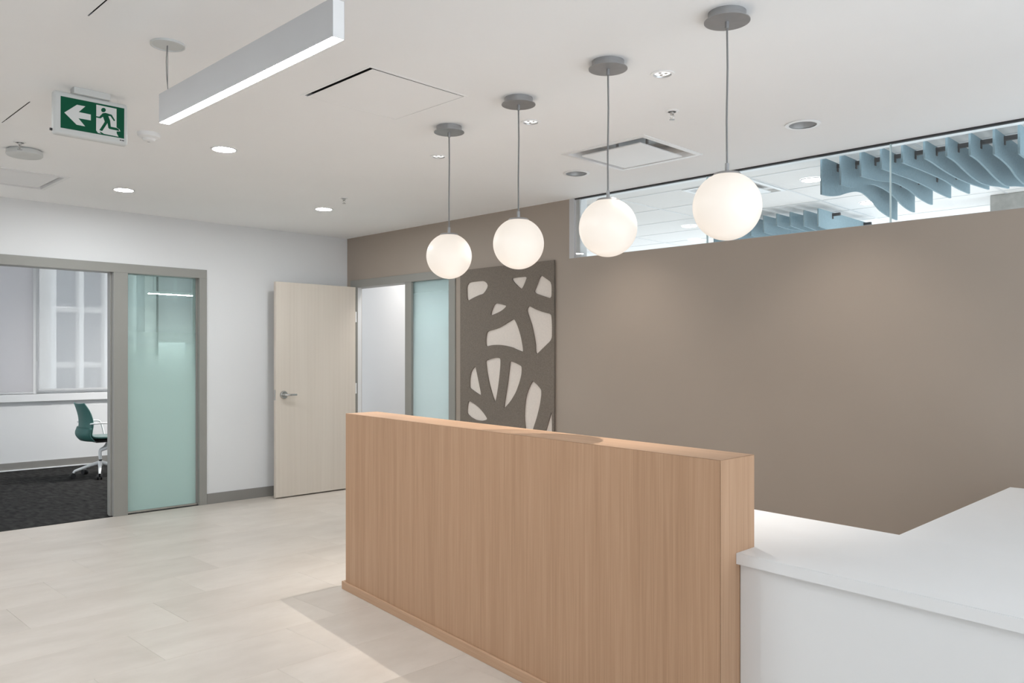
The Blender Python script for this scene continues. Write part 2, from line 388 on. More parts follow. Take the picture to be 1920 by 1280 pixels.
# --- door_1: grey steel office front (doorway + frosted sidelight)
d1 = empty('door_1', (XW, 2.5, 0), 'grey steel office front with open doorway and frosted glass sidelight', 'door frame', kind='structure')
fx0, fx1 = XW-.14, XW+.012
ya, yb = 2.571, 2.690           # post
MB().box(fx0, fx1, F1['y0'], F1['y1'], 2.112, F1['z']).build('frame_head', 'frame_paint', d1, bevel=.002)
MB().box(fx0, fx1, F1['y0'], 1.66, 0, 2.112).build('jamb', 'frame_paint', d1, bevel=.002)
MB().box(fx0, fx1, ya, yb, 0, 2.112).build('post', 'frame_paint', d1, bevel=.002)
MB().box(fx0, fx1, 3.330, F1['y1'], 0, 2.112).build('jamb', 'frame_paint', d1, bevel=.002)
for n, (a, b) in enumerate([(ya-.014, ya), (3.316, 3.330)]): MB().box(XW-.085, XW-.035, a, b, 0, 2.112).build('stop', 'frame_paint', d1, bevel=.001)
MB().box(XW-.07, XW-.02, yb, 3.330, 0, .022).build('bottom_channel', 'satin_steel', d1, bevel=.001)
tag(MB().box(XW-.052, XW-.042, yb, 3.330, .02, 2.112).build('glass_pane', 'frosted_green', d1), 'green-tinted glass pane, frosted film fading upward')

# --- door_2: doorway in the taupe wall with the open wooden door
d2 = empty('door_2', (-6.5, YW, 0), 'grey steel door frame with open pale wooden door and narrow glass sidelight', 'door', kind='structure')
gy0, gy1 = YW-.012, YW+.135
MB().box(DX0, DX1, gy0, gy1, 2.112, DZ).build('frame_head', 'frame_paint', d2, bevel=.002)
MB().box(DX0, -7.195, gy0, YW+.012, 0, 2.112).build('jamb', 'frame_paint', d2, bevel=.002)
MB().box(DX0+.021, -7.197, YW+.012, YW+.058, 0, 2.112).build('jamb_lit_side', 'white_paint', d2)  # jamb side in a lighter paint: the light on it put into colour
MB().box(-6.362, -6.262, gy0, gy1, 0, 2.112).build('post', 'frame_paint', d2, bevel=.002)
MB().box(-5.708, DX1, gy0, gy1, 0, 2.112).build('jamb', 'frame_paint', d2, bevel=.002)
MB().box(-6.262, -5.708, gy0+.02, gy1-.02, 0, .09).build('bottom_rail', 'frame_paint', d2, bevel=.002)
tag(MB().box(-6.262, -5.708, YW+.012, YW+.022, .09, 2.112).build('glass_pane', 'frosted_blue', d2), 'pale blue frosted glass sidelight')
slab = tag(MB().box(-7.205, -7.162, 4.000, 4.918, .012, 2.112).build('door_leaf', 'ash_door', d2, bevel=.0015), 'pale ash wood door leaf standing open')
MB().box(-7.2035, -7.1635, 3.9985, 4.0002, .012, 2.112).build('edge_band', 'ash_door', slab)
hz = 1.009; hy_ = 4.078
h = empty('lever_handle', (0, 0, 0)); h.parent = d2; h.location = Vector((-7.162, hy_, hz))-d2.location
# rosette axis points to +X
def disc_x(x0, x1, y, z, r, n=28, r2=None):
    mb = MB(); r2 = r2 or r; o = []
    for xx, rr in ((x0, r), (x0+(x1-x0)*.6, r), (x1, r2)):
        for k in range(n):
            a = 2*math.pi*k/n; mb.v.append((xx, y+rr*math.cos(a), z+rr*math.sin(a)))
    for j in range(2):
        for k in range(n):
            a, b = j*n+k, j*n+(k+1) % n; mb.f.append((a, b, b+n, a+n))
    mb.f.append(tuple(range(n))); mb.f.append(tuple(2*n+k for k in range(n))); return mb
disc_x(-7.162, -7.140, hy_, hz, .040, r2=.033).build('rosette', 'satin_steel', h, smooth=True)
MB().tube([(-7.142, hy_, hz), (-7.112, hy_, hz), (-7.104, hy_+.012, hz), (-7.104, hy_+.06, hz), (-7.104, hy_+.112, hz)], [.013, .013, .0125, .011, .010], 14).build('lever', 'satin_steel', h, smooth=True)
MB().box(-7.196, -7.172, 3.9975, 3.9995, hz-.05, hz+.05).build('latch_plate', 'satin_steel', d2)
for z in (1.80, 1.05, .25):
    hg = MB(); hg.tube([(-7.176, 4.932, z-.055), (-7.176, 4.932, z+.055)], .007, 12); hg.box(-7.205, -7.166, 4.9185, 4.925, z-.055, z+.055)
    hg.build('hinge', 'white_enamel', d2)
# room behind the wooden door
tag(MB().box(-9.6, -5.45, 6.0, 6.1, 0, HB+.02).build('wall_back', 'white_paint'), 'plain white wall seen through the wooden doorway', 'wall', kind='structure')
tag(MB().box(-5.55, -5.45, YW+.12, 6.0, 0, HB+.02).build('wall_back', 'white_paint'), 'white partition beside the room behind the wooden door', 'wall', kind='structure')
tag(MB().box(-9.1, -9.0, 6.1, 9.6, 0, HB+.02).build('wall_back', 'white_paint'), 'white end wall of the open office behind the glass', 'wall', kind='structure')

# --- window_1: long clerestory window in the taupe wall
w1 = empty('window_1', (-2.5, YW, CLZ), 'long frameless interior window above the taupe wall', 'window', kind='structure')
MB().box(CLX, CLX+.052, YW-.004, YW+.045, CLZ, H).build('frame_post', 'lamp_metal', w1, bevel=.0015)
MB().box(CLX+.052, CLX+.098, YW+.012, YW+.10, CLZ, H).build('frame_post', 'white_enamel', w1, bevel=.0015)
MB().box(CLX+.05, X1, YW+.002, YW+.028, H-.011, H).build('top_channel', 'charcoal', w1)
MB().box(CLX+.05, X1, YW+.006, YW+.026, CLZ, CLZ+.003).build('bottom_channel', 'lamp_metal', w1)
xs = [CLX+.06, -3.0, -1.773, -0.546, 0.68, 1.9]
for a, b in zip(xs[:-1], xs[1:]):
    MB().box(a+.0015, b-.0015, YW+.010, YW+.022, CLZ+.003, H-.009).build('glass_pane', 'clear_glass', w1)
for a in xs[1:-1]:
    MB().box(a-.004, a+.004, YW+.0095, YW+.0225, CLZ+.003, H-.009).build('glass_joint', 'joint_glass', w1)

# --- open office behind: lay-in tile ceiling
cb = empty('ceiling', (-2.0, 7.5, HB), 'white lay-in tile ceiling of the open office behind the glass', 'ceiling', kind='structure')
MB().box(-9.0, 2.0, YW+.14, 9.6, HB+.02, HB+.05).build('plenum_sheet', 'ceiling_tile', cb)
GX0, GY0, GW, GL = -3.006, 5.59, 1.215, 0.622          # grid module 1.2 x 0.6
tcache = {}
DIFB = (-3.61, 5.59)
for i in range(-5, 4):
    for j in range(-1, 6):
        x0, x1 = max(GX0+i*GW, -9.0), min(GX0+(i+1)*GW, 2.0); y0, y1 = max(GY0+j*GL, YW+.14), GY0+(j+1)*GL
        if x1-x0 < .05 or y1-y0 < .05: continue
        if i == -1 and j == 0: x1 = GX0-.61          # a diffuser takes the other half of this bay
        k = (round(x1-x0, 3), round(y1-y0, 3))
        if k not in tcache:
            tcache[k] = MB().box(-k[0]/2+.006, k[0]/2-.006, -k[1]/2+.006, k[1]/2-.006, 0, .018).mesh('ceiling_tile'); tcache[k].materials.append(MATS['ceiling_tile'])
        o = bpy.data.objects.new('ceiling_tile', tcache[k]); col.objects.link(o); o.parent = cb
        o.location = Vector(((x0+x1)/2, (y0+y1)/2, HB+.004))-cb.location
for i in range(-4, 5):
    xx = GX0+i*GW
    if -9.0 < xx < 2.0: MB().box(xx-.010, xx+.010, YW+.14, 9.6, HB+.001, HB+.02).build('grid_bar', 'grid_white', cb)
for j in range(0, 7):
    yy = GY0+j*GL
    MB().box(-9.0, 2.0, yy-.010, yy+.010, HB+.0015, HB+.019).build('grid_bar', 'grid_white', cb)
# concrete column
MB_ = MB().box(-1.915, -1.25, 7.6, 8.25, 0, HB+.004)
tag(MB_.build('concrete_column', 'concrete', bevel=.008), 'raw concrete column in the open office behind the glass', 'column', kind='structure')

# --- small office: window wall
OX = -11.178
ow = MB()
ow.box(OX-.15, OX, -0.5, 5.0, 0, .925); ow.box(OX-.15, OX, -0.5, 5.0, 2.62, 2.72); ow.box(OX-.15, OX, -0.5, 0.9, .925, 2.62)
ow.box(OX-.15, OX, 4.30, 4.46, .925, 2.62); ow.box(OX-.15, OX, 4.93, 5.0, .925, 2.62)
tag(ow.build('wall_office', 'white_paint'), 'white window wall of the small office', 'wall', kind='structure')
tag(MB().box(OX, XW-.125, 4.93, 5.03, 0, 2.72).build('wall_office', 'white_paint'), 'white side wall of the small office', 'wall', kind='structure')
tag(MB().box(OX, OX+.012, -0.5, 4.93, 0, .102).build('baseboard_office', 'baseboard_rubber', bevel=.002), 'grey baseboard under the office windows', 'baseboard', kind='structure')
tag(MB().box(OX, OX+.025, -0.5, 4.93, .004, .018).build('trim_1', 'white_enamel', bevel=.002), 'thin white carpet edge strip below the office baseboard', 'trim', kind='structure')
tag(MB().box(OX-.10, OX+.07, 0.7, 4.93, .835, .925).build('trim_2', 'white_paint', bevel=.004), 'white window sill of the small office', 'sill', kind='structure')
for n, (a, b) in enumerate([(0.9, 2.965), (3.005, 4.30), (4.46, 4.93)]):
    w = empty('window_%d' % (n+2), (OX-.08, (a+b)/2, .925), ['wide office window behind the dense grey blind', 'office window behind the sheer half-lowered blind', 'narrow added window beside the side wall, standing in for a reflection'][n], 'window', kind='structure')  # the narrow last window is added in place of a reflection
    MB().box(OX-.11, OX-.05, a, b, .925, .965).build('window_frame', 'white_enamel', w); MB().box(OX-.11, OX-.05, a, b, 2.58, 2.62).build('window_frame', 'white_enamel', w)
    MB().box(OX-.11, OX-.05, a, a+.04, .965, 2.58).build('window_frame', 'white_enamel', w); MB().box(OX-.11, OX-.05, b-.04, b, .965, 2.58).build('window_frame', 'white_enamel', w)
    MB().box(OX-.085, OX-.077, a+.04, b-.04, .965, 2.58).build('glass_pane', 'window_glass', w)
tag(MB().box(OX-.11, OX-.01, 2.965, 3.005, .925, 2.62).build('trim_3', 'white_enamel', bevel=.003), 'white mullion between two office windows', 'mullion', kind='structure')

# ================================================================== THINGS
# --- building across the street, seen through the blinds
BX = -24.0
bld = empty('office_building', (BX, 6.0, -6.0), 'pale building across the street seen through the sheer blind', 'building')
def bpart(name, mat, x0, x1, y0, y1, z0, z1, par=bld): return MB().box(x0, x1, y0, y1, z0, z1).build(name, mat, par)
bpart('facade', 'far_wall', BX-6, BX, 5.55, 16, -6, 12)
bpart('side_block', 'far_grey_wall', BX-5.9, BX+.15, 1.0, 5.55, -6, 12)
yc = lambda px: at_x(px, 600, BX).y
cols = [(98, 140.6), (149, 188), (203, 240), (247, 285)]
for a, b in cols:
    y0, y1 = yc(a), yc(b)
    for za, zb in [(6.0, 7.2), (4.35, 5.8), (2.75, 4.15), (1.25, 2.58), (-.05, 1.08), (-1.3, -.22)]:
        bpart('window', 'far_pane', BX, BX+.05, y0, y1, za, zb)
for a, b in [(88, 98), (140.6, 149), (188, 203), (240, 247)]:
    bpart('pilaster', 'far_wall', BX, BX+.35, yc(a), yc(b), -6, 12)

# --- roller blinds of the small office
def blind(y0, y1, zb, mat, label, cat='blind'):
    r = empty('roller_blind', (OX+.02, (y0+y1)/2, zb), label, cat)
    MB().box(OX+.018, OX+.0195, y0, y1, zb, 2.60).build('fabric', mat, r)
    MB().box(OX+.010, OX+.028, y0, y1, zb-.022, zb).build('bottom_bar', 'lamp_metal', r, bevel=.003)
    MB().box(OX+.002, OX+.075, y0, y1, 2.56, 2.615).build('headbox', 'white_enamel', r, bevel=.004)
    return r
blind(1.0, 2.955, .953, 'blind_dense', 'dense grey roller blind lowered to the sill in the small office')
b2 = blind(3.012, 4.29, .985, 'blind_sheer', 'sheer roller blind with the building showing through, small office')
MB().tube([(OX+.05, 2.985, 2.58), (OX+.05, 2.985, 1.35), (OX+.056, 2.99, 1.33), (OX+.062, 2.995, 1.35), (OX+.06, 2.995, 2.58)], .003, 6).build('pull_chain', 'lamp_metal', b2)
b3 = blind(4.47, 4.925, 1.60, 'blind_dense', 'narrow added blind standing in for a reflection in the frosted glass sidelight')  # added blind, imitates a reflection in the sidelight glass
MB().tube([(OX+.05, 4.44, 2.58), (OX+.05, 4.44, 1.42), (OX+.056, 4.446, 1.40), (OX+.06, 4.45, 1.42), (OX+.06, 4.45, 2.58)], .006, 6).build('pull_chain', 'charcoal', b3)

# --- reception desk: oak front panel wall, set askew to the room, ends parallel to the walls
def dy(x): return 2.345-0.14475*(x+1.366)               # y of the desk face at x
DL, DR, DT = -4.092, -1.366, 0.224
desk = empty('reception_desk', (-2.73, 2.65, 0), 'tall oak-veneer reception desk front below the globe pendants', 'desk')
def dprism(x0, x1, t0, t1, z0, z1): return MB().prism([(x0, dy(x0)+t0), (x1, dy(x1)+t0), (x1, dy(x1)+t1), (x0, dy(x0)+t1)], z0, z1)
g, T = .0009, .019
def dhex(c, name, mat):                                 # c: 8 corners (x, t, z)
    MB().add([(x, dy(x)+t, z) for x, t, z in c], [(3, 2, 1, 0), (4, 5, 6, 7), (0, 1, 5, 4), (1, 2, 6, 5), (2, 3, 7, 6), (3, 0, 4, 7)]).build(name, mat, desk)
L_, R_, Zt = DL, DR, 1.045
# mitred panels: outer loop first, inner loop second
dhex([(L_+g, 0, 0), (R_-g, 0, 0), (R_-g, 0, Zt-g), (L_+g, 0, Zt-g), (L_+T, T, 0), (R_-T, T, 0), (R_-T, T, Zt-T), (L_+T, T, Zt-T)], 'front_panel', 'oak_vertical')
dhex([(L_+g, DT, 0), (R_-g, DT, 0), (R_-g, DT, Zt-g), (L_+g, DT, Zt-g), (L_+T, DT-T, 0), (R_-T, DT-T, 0), (R_-T, DT-T, Zt-T), (L_+T, DT-T, Zt-T)], 'back_panel', 'oak_vertical')
dhex([(R_, g, 0), (R_, DT-g, 0), (R_, DT-g, Zt-g), (R_, g, Zt-g), (R_-T, T, 0), (R_-T, DT-T, 0), (R_-T, DT-T, Zt-T), (R_-T, T, Zt-T)], 'end_panel', 'oak_vertical')
dhex([(L_, g, 0), (L_, DT-g, 0), (L_, DT-g, Zt-g), (L_, g, Zt-g), (L_+T, T, 0), (L_+T, DT-T, 0), (L_+T, DT-T, Zt-T), (L_+T, T, Zt-T)], 'end_panel', 'oak_vertical')
dhex([(L_+g, g, Zt), (R_-g, g, Zt), (R_-g, DT-g, Zt), (L_+g, DT-g, Zt), (L_+T, T, Zt-T), (R_-T, T, Zt-T), (R_-T, DT-T, Zt-T), (L_+T, DT-T, Zt-T)], 'top_panel', 'oak_along')
dprism(DL-.028, DR, -.014, -.0005, 0, .047).build('base_trim', 'oak_along', desk, bevel=.002)
dprism(DL-.028, DL-.0005, 0.0, DT, 0, .047).build('base_trim', 'oak_vertical', desk, bevel=.002)

# --- white work counter beside and behind the desk
CZ, CT = .728, .036
def cf(x): return 2.4445-0.1355*(x+1.362)                # front edge
def cbk(x): return 3.1155-0.1355*(x+1.077)               # edge facing the taupe wall
counter = empty('work_counter', (-1.0, 3.0, 0), 'white laminate work counter wrapping the end of the oak desk', 'counter')
CR = .35
main = [(DR+.0005, cf(DR)), (CR, cf(CR)), (CR, cbk(CR)), (-3.95, cbk(-3.95)), (-3.95, dy(-3.95)+DT+.001), (DR+.0005, dy(DR)+DT+.001)]
EB = .005
main = [(DR+.0005, cf(DR)+EB), (CR, cf(CR)+EB)]+main[2:]
MB().prism(main, CZ-CT, CZ).build('worktop', 'white_laminate', counter)
MB().prism([(DR+.0005, cf(DR)), (CR, cf(CR)), (CR, cf(CR)+EB-.0014), (DR+.0005, cf(DR)+EB-.0014)], CZ-CT, CZ-.0006).build('edge_band', 'white_laminate', counter)
RL, RR, RY = -1.081, -.28, 4.648
MB().prism([(RL, cbk(RL)+.0008), (RR, cbk(RR)+.0008), (RR, RY), (RL, RY)], CZ-CT, CZ).build('return_worktop', 'white_laminate', counter, bevel=.001)
MB().prism([(DR+.002, cf(DR)+.024), (CR, cf(CR)+.024), (CR, cf(CR)+.043), (DR+.002, cf(DR)+.043)], 0, CZ-CT).build('front_panel', 'white_laminate', counter, bevel=.001)
MB().box(RL+.04, RR-.04, RY-.045, RY-.02, 0, CZ-CT).build('gable_panel', 'white_laminate', counter, bevel=.001)
MB().box(-3.93, -3.905, dy(-3.93)+DT+.01, cbk(-3.93)-.03, 0, CZ-CT).build('gable_panel', 'white_laminate', counter, bevel=.001)
MB().box(CR-.03, CR-.005, cf(CR)+.05, cbk(CR)-.03, 0, CZ-CT).build('gable_panel', 'white_laminate', counter, bevel=.001)

# --- globe pendants
order = ['first', 'second', 'third', 'fourth']
PEND = [(-3.378, 2.931), (-2.766, 2.848), (-2.150, 2.764), (-1.534, 2.680)]
def pendant():
    r = empty('globe_pendant', (0, 0, 0))
    MB().lathe([(.069, 0), (.069, -.030)], n=48).build('canopy', 'brushed_nickel', r, smooth=True)
    MB().lathe([(.069, -.030), (.083, -.030), (.083, -.033), (.0, -.033)], n=48, capb=False).build('canopy_plate', 'brushed_nickel', r, smooth=True)
    MB().lathe([(.0075, -.033), (.0075, -.058)], n=16).build('strain_relief', 'brushed_nickel', r, smooth=True)
    gz = 1.933-H
    MB().tube([(0, 0, -.055), (.0015, .001, -.2), (-.0015, 0, -.4), (0, 0, gz+.150)], .0036, 10).build('cord', 'cord_grey', r, smooth=True)
    MB().lathe([(.0075, gz+.158), (.0075, gz+.128), (.046, gz+.122), (.052, gz+.1145), (.050, gz+.112)], n=40).build('globe_cap', 'brushed_nickel', r, smooth=True)
    prof = []
    for k in range(0, 37):
        a = math.pi*(k/36.0); prof.append((max(.1245*math.sin(a), 1e-4), gz+.1245*math.cos(a)))
    MB().lathe(prof, n=64, capa=False, capb=False).build('globe', 'opal_glass', r, smooth=True)
    return r
p0 = pendant()
for k, (x, y) in enumerate(PEND):
    p = p0 if k == 0 else copy_tree(p0)
    p.location = (x, y, H)
    tag(p, 'glowing opal globe pendant over the oak desk, %s counting from the wooden door' % order[k], 'pendant lamp', 'globe pendants over the desk')

# --- suspended linear light
lx0, lx1, ly0, ly1, lz0, lz1 = -3.335, -2.068, 1.339, 1.380, 2.330, 2.446
lin = empty('linear_light', ((lx0+lx1)/2, (ly0+ly1)/2, lz1), 'suspended grey linear light bar with a bright underside', 'light')
MB().box(lx0, lx1, ly0, ly0+.0015, lz0, lz1).build('side_panel', 'lamp_metal', lin)
MB().box(lx0, lx1, ly1-.0015, ly1, lz0, lz1).build('side_panel', 'lamp_metal', lin)
MB().box(lx0, lx1, ly0+.0015, ly1-.0015, lz1-.002, lz1).build('top_panel', 'lamp_metal', lin)
MB().box(lx0, lx0+.002, ly0+.0015, ly1-.0015, lz0, lz1-.002).build('end_cap', 'lamp_metal', lin)
MB().box(lx1-.002, lx1, ly0+.0015, ly1-.0015, lz0, lz1-.002).build('end_cap', 'white_enamel', lin)
MB().box(lx0+.002, lx1-.002, ly0+.0015, ly1-.0015, lz0+.001, lz0+.004).build('diffuser', 'linear_glow', lin)
for cxx in (-3.295, -2.11):
    MB().lathe([(.066, 0), (.066, -.009), (.060, -.010), (.058, -.006)], c=(cxx, 1.358, H), n=40).build('canopy', 'sign_white', lin, smooth=True)
    MB().tube([(cxx, 1.358, H-.004), (cxx, 1.358, lz1)], .0014, 6).build('cable', 'cord_grey', lin)
    MB().tube([(cxx-.006, 1.358, H-.004), (cxx-.010, 1.356, H-.07), (cxx-.006, 1.357, H-.14), (cxx+.003, 1.359, lz1)], .0018, 6).build('power_cord', 'cord_grey', lin)

# --- exit sign
SX = -4.13
sg = empty('exit_sign', (SX, 1.345, H), 'green and white running-figure exit sign with an arrow', 'sign')
MB().box(SX-.040, SX, 1.178, 1.509, 2.411, 2.614).build('housing', 'sign_white', sg, bevel=.014, seg=4)
MB().box(SX-.045, SX+.012, 1.262, 1.425, 2.613, H).build('canopy', 'sign_white', sg, bevel=.003)
def sp(p, x): v = at_x(80+p[0]/8.0, 140+p[1]/8.0, x); return (v.y, v.z)
def print_shape(name, pts, mat, x, parent=sg):
    me_ = plate([sp(p, x) for p in pts], [], .0006)
    for v in me_.vertices: a, b, c = v.co; v.co = (x+c, a, b)
    o = link(name, me_, mat, parent); o.location = -parent_loc(parent); return o
gp = print_shape('green_panel', [(270, 317), (1225, 507), (1222, 960), (268, 792)], 'sign_green', SX+.0006)
print_shape('arrow', [(325, 567), (515, 450), (640, 475), (540, 560), (722, 598), (722, 685), (535, 652), (637, 775), (510, 750)], 'sign_print_white', SX+.0012, gp)
print_shape('doorway', [(805, 448), (1108, 512), (1108, 790), (1150, 820), (1165, 850), (1108, 850), (1112, 885), (1138, 930), (920, 887), (870, 855), (850, 858), (880, 882), (830, 872), (802, 835)], 'sign_print_white', SX+.0012, gp)
print_shape('running_figure', [(803, 622), (850, 630), (900, 578), (940, 572), (1035, 600), (1088, 688), (1070, 697), (1018, 622), (985, 620), (1012, 690), (1022, 780), (1105, 797), (1140, 815), (1150, 845), (1000, 812), (985, 797), (972, 725), (893, 845), (850, 832), (932, 705), (905, 630), (868, 655), (803, 640)], 'sign_green', SX+.0018, gp)
print_shape('figure_head', [(912+35*math.cos(k*math.pi/10), 530+33*math.sin(k*math.pi/10)) for k in range(20)], 'sign_green', SX+.0018, gp)
for a, b in ((1157, 1180), (1186, 1222)):
    print_shape('maker_mark', [(a, 972+(a-1157)*.2), (b, 972+(b-1157)*.2), (b, 986+(b-1157)*.2), (a, 986+(a-1157)*.2)], 'charcoal', SX+.0006)
MB().tube([(SX-.02, 1.178, 2.432), (SX-.02, 1.168, 2.432)], .006, 12).build('test_button', 'black_plastic', sg)

# --- downlights
def downlight(loc, label):
    r = empty('downlight', (loc[0], loc[1], H), label, 'ceiling light', 'lit round downlights')
    MB().lathe([(.066, .012), (.066, 0.0), (.079, -.0015), (.079, -.004), (.066, -.004)], c=(loc[0], loc[1], H), n=48, capa=False, capb=False).build('trim_ring', 'white_enamel', r, smooth=True)
    MB().lathe([(.067, .002), (.067, -.002)], c=(loc[0], loc[1], H), n=48).build('lens', 'downlight_glow', r)
for l, t in zip(LIT, ['lit round downlight nearest the exit sign', 'lit round downlight before the frosted glass sidelight', 'lit round downlight above the open wooden door', 'added unseen downlight behind the exit sign, away from the linear light', 'added unseen downlight before the office doorway', 'added unseen downlight before the linear light']): downlight(l, t)
def small_spot(loc, label):
    x, y = loc
    r = empty('recessed_spotlight', (x, y, H), label, 'ceiling light', 'small recessed spotlights')
    MB().lathe([(.040, .004), (.040, 0), (.054, -.001), (.054, -.004), (.040, -.0045)], c=(x, y, H), n=40, capa=False, capb=False).build('trim_ring', 'ceiling_paint', r, smooth=True)
    MB().lathe([(.0405, -.003), (.039, .001), (.036, .005)], c=(x, y, H), n=40, capa=False, capb=False).build('reflector', 'reflector', r, smooth=True)
    MB().lathe([(.036, .004), (.036, .006)], c=(x, y, H), n=24).build('lamp_face', 'led_glow', r)
    for k in range(3):
        a = k*2.094+.4; MB().lathe([(.0085, .0005), (.006, .004)], c=(x+.016*math.cos(a), y+.016*math.sin(a), H), n=12).build('led_lens', 'reflector', r)
    ld = bpy.data.lights.new('spot_beam', 'SPOT'); ld.energy = SPOT_W; ld.color = (1.0, 0.93, 0.86); ld.spot_size = math.radians(64); ld.spot_blend = 1.0; ld.shadow_soft_size = .006
    lo = bpy.data.objects.new('spot_beam', ld); col.objects.link(lo); lo.parent = r; lo.location = (0, 0, -.004)
for l, t in zip(SMALL, ['small spotlight recessed in the ceiling between the third and fourth globe pendants', 'small spotlight recessed in the ceiling beside the second globe pendant', 'small spotlight recessed in the ceiling beside the first globe pendant']): small_spot(l, t)
def can(loc, label):
    x, y = loc
    r = empty('wall_washer', (x, y, H), label, 'ceiling light', 'round silver recessed cans near the glass')
    MB().lathe([(.074, .004), (.074, 0), (.092, -.001), (.092, -.005), (.072, -.006)], c=(x, y, H), n=48, capa=False, capb=False).build('trim_ring', 'white_enamel', r, smooth=True)
    MB().lathe([(.0735, -.002), (.068, .05), (.055, .11)], c=(x, y, H), n=48, capa=False, capb=True).build('reflector', 'duct_metal', r, smooth=True)
    ld = bpy.data.lights.new('wash_beam', 'SPOT'); ld.energy = WASH_W; ld.color = (1.0, 0.90, 0.80); ld.spot_size = math.radians(96); ld.spot_blend = 1.0; ld.shadow_soft_size = .004
    lo = bpy.data.objects.new('wash_beam', ld); col.objects.link(lo); lo.parent = r; lo.location = (0, 0, -.003); lo.rotation_euler = (math.radians(8), 0, 0)
for l, t in zip(CANS, ['silver recessed can light beside the glass, nearer the concrete column', 'silver recessed can light beside the glass, nearer the wall art']): can(l, t)

# --- ceiling diffusers
def diffuser(D, gap, label, panel_mat='white_enamel', drop=0.014):
    x0, y0, s = D; x1, y1 = x0+s, y0+s
    r = empty('ceiling_diffuser', ((x0+x1)/2, (y0+y1)/2, H), label, 'air vent')
    def ring(a, za, b, zb):
        o = [(x0+a, y0+a, za), (x1-a, y0+a, za), (x1-a, y1-a, za), (x0+a, y1-a, za), (x0+b, y0+b, zb), (x1-b, y0+b, zb), (x1-b, y1-b, zb), (x0+b, y1-b, zb)]
        return MB().add(o, [(k, (k+1) % 4, 4+(k+1) % 4, 4+k) for k in range(4)])
    a = .030
    m = ring(0, H-.004, a, H-.006); m.add(*(lambda q: (q.v, q.f))(ring(0, H, 0, H-.004))); m.build('flange', 'white_enamel', r)
    ring(a, H-.006, a+.012, H+.028).build('inner_rim', 'white_enamel', r)
    ring(a+.012, H+.028, a+.06, H+.075).build('cone', 'duct_metal', r)
    MB().box(x0+a+.02, x1-a-.02, y0+a+.02, y1-a-.02, H+.075, H+.079).build('plenum_plate', 'duct_metal', r)
    c = a+gap
    MB().box(x0+c, x1-c, y0+c, y1-c, H-.003-drop, H+.007-drop).build('face_plate', panel_mat, r, bevel=.004)
    for sx in (x0+.2, x1-.2): MB().box(sx-.006, sx+.006, (y0+y1)/2-.006, (y0+y1)/2+.006, H+.009, H+.078).build('hanger', 'duct_metal', r)
diffuser(DIF, .062, 'square ceiling air diffuser with a floating white plate above the desk')
diffuser(DIF2, .028, 'square ceiling air diffuser with a thin slot beside the smoke detector', drop=0.0)
# diffuser in the open office
def diffuser_b():
    global H
    h0 = H; H = HB
    diffuser((GX0-.608, GY0+.012, .600), .06, 'square ceiling air diffuser in the tile ceiling behind the glass'); H = h0
diffuser_b()

# --- access panels
def access(P, gap, droop, label, flange=True):
    x0, y0, sx, sy = P
    r = empty('access_panel', (x0+sx/2, y0+sy/2, H), label, 'access panel')
    o = .014
    for (a, b, c, d) in () if not flange else [(x0-o, x0, y0-o, y0+sy+o), (x0+sx, x0+sx+o, y0-o, y0+sy+o), (x0, x0+sx, y0-o, y0), (x0, x0+sx, y0+sy, y0+sy+o)]:
        MB().box(a, b, c, d, H-.0012, H+.0002).build('flange', 'ceiling_paint', r)
    MB().box(x0-.01, x0+sx+.01, y0-.01, y0+sy+.01, H+.021, H+.024).build('backing', 'charcoal', r)  # charcoal sheet stands in for the shade above the hatch gap
    e = .001 if flange else 0.0
    d = MB().box(x0+e, x0+sx-(gap*.5 if flange else 0), y0+gap, y0+sy-e, H, H+.0012)
    d.v = [(p[0], p[1], p[2]-droop*(1-(p[1]-y0)/sy)) for p in d.v]
    d.build('hatch', 'ceiling_paint', r)
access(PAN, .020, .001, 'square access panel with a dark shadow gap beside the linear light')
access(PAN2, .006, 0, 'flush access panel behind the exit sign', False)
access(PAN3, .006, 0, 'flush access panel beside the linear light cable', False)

# --- sensors and sprinklers
def sensor(name, px, py, prof, label, cat, mat='white_enamel'):
    p = at_z(px, py, H); r = empty(name, p, label, cat)
    MB().lathe([prof[0], prof[1]], c=p, n=40).build('mounting_plate', mat, r, smooth=True)
    MB().lathe(prof[1:], c=p, n=40).build('cover', mat, r, smooth=True)
    return r, p
r, p = sensor('smoke_detector', 46, 281, [(.085, 0), (.085, -.006), (.098, -.008), (.100, -.032), (.092, -.040), (.03, -.046)], 'round white smoke detector behind the exit sign', 'detector', 'sign_white')
r, p = sensor('motion_sensor', 279, 250, [(.060, 0), (.060, -.006), (.060, -.012), (.056, -.022), (.036, -.030), (.030, -.042), (.012, -.048)], 'white domed motion sensor between exit sign and linear light', 'sensor', 'white_enamel')
MB().lathe([(.008, -.0475), (.008, -.049)], c=p, n=16).build('lens', 'lamp_metal', r)
def sprinkler(px, py, label):
    p = at_z(px, py, H); r = empty('sprinkler_head', p, label, 'sprinkler', 'sprinkler heads')
    MB().lathe([(.034, 0), (.034, -.002), (.022, -.006), (.022, .0)], c=p, n=32, capb=False).build('escutcheon', 'white_enamel', r, smooth=True)
    MB().lathe([(.011, -.003), (.010, -.018), (.006, -.022)], c=p, n=20).build('body', 'satin_steel', r, smooth=True)
    for s in (-1, 1): MB().tube([(p.x+s*.009, p.y, p.z-.018), (p.x+s*.012, p.y, p.z-.030), (p.x+s*.003, p.y, p.z-.044)], .002, 6).build('yoke_arm', 'satin_steel', r)
    MB().lathe([(.014, -.044), (.014, -.046)], c=p, n=24).build('deflector', 'satin_steel', r)
sprinkler(37, 266, 'small sprinkler head beside the smoke detector')
sprinkler(645, 371, 'small sprinkler head near the downlight above the wooden door')
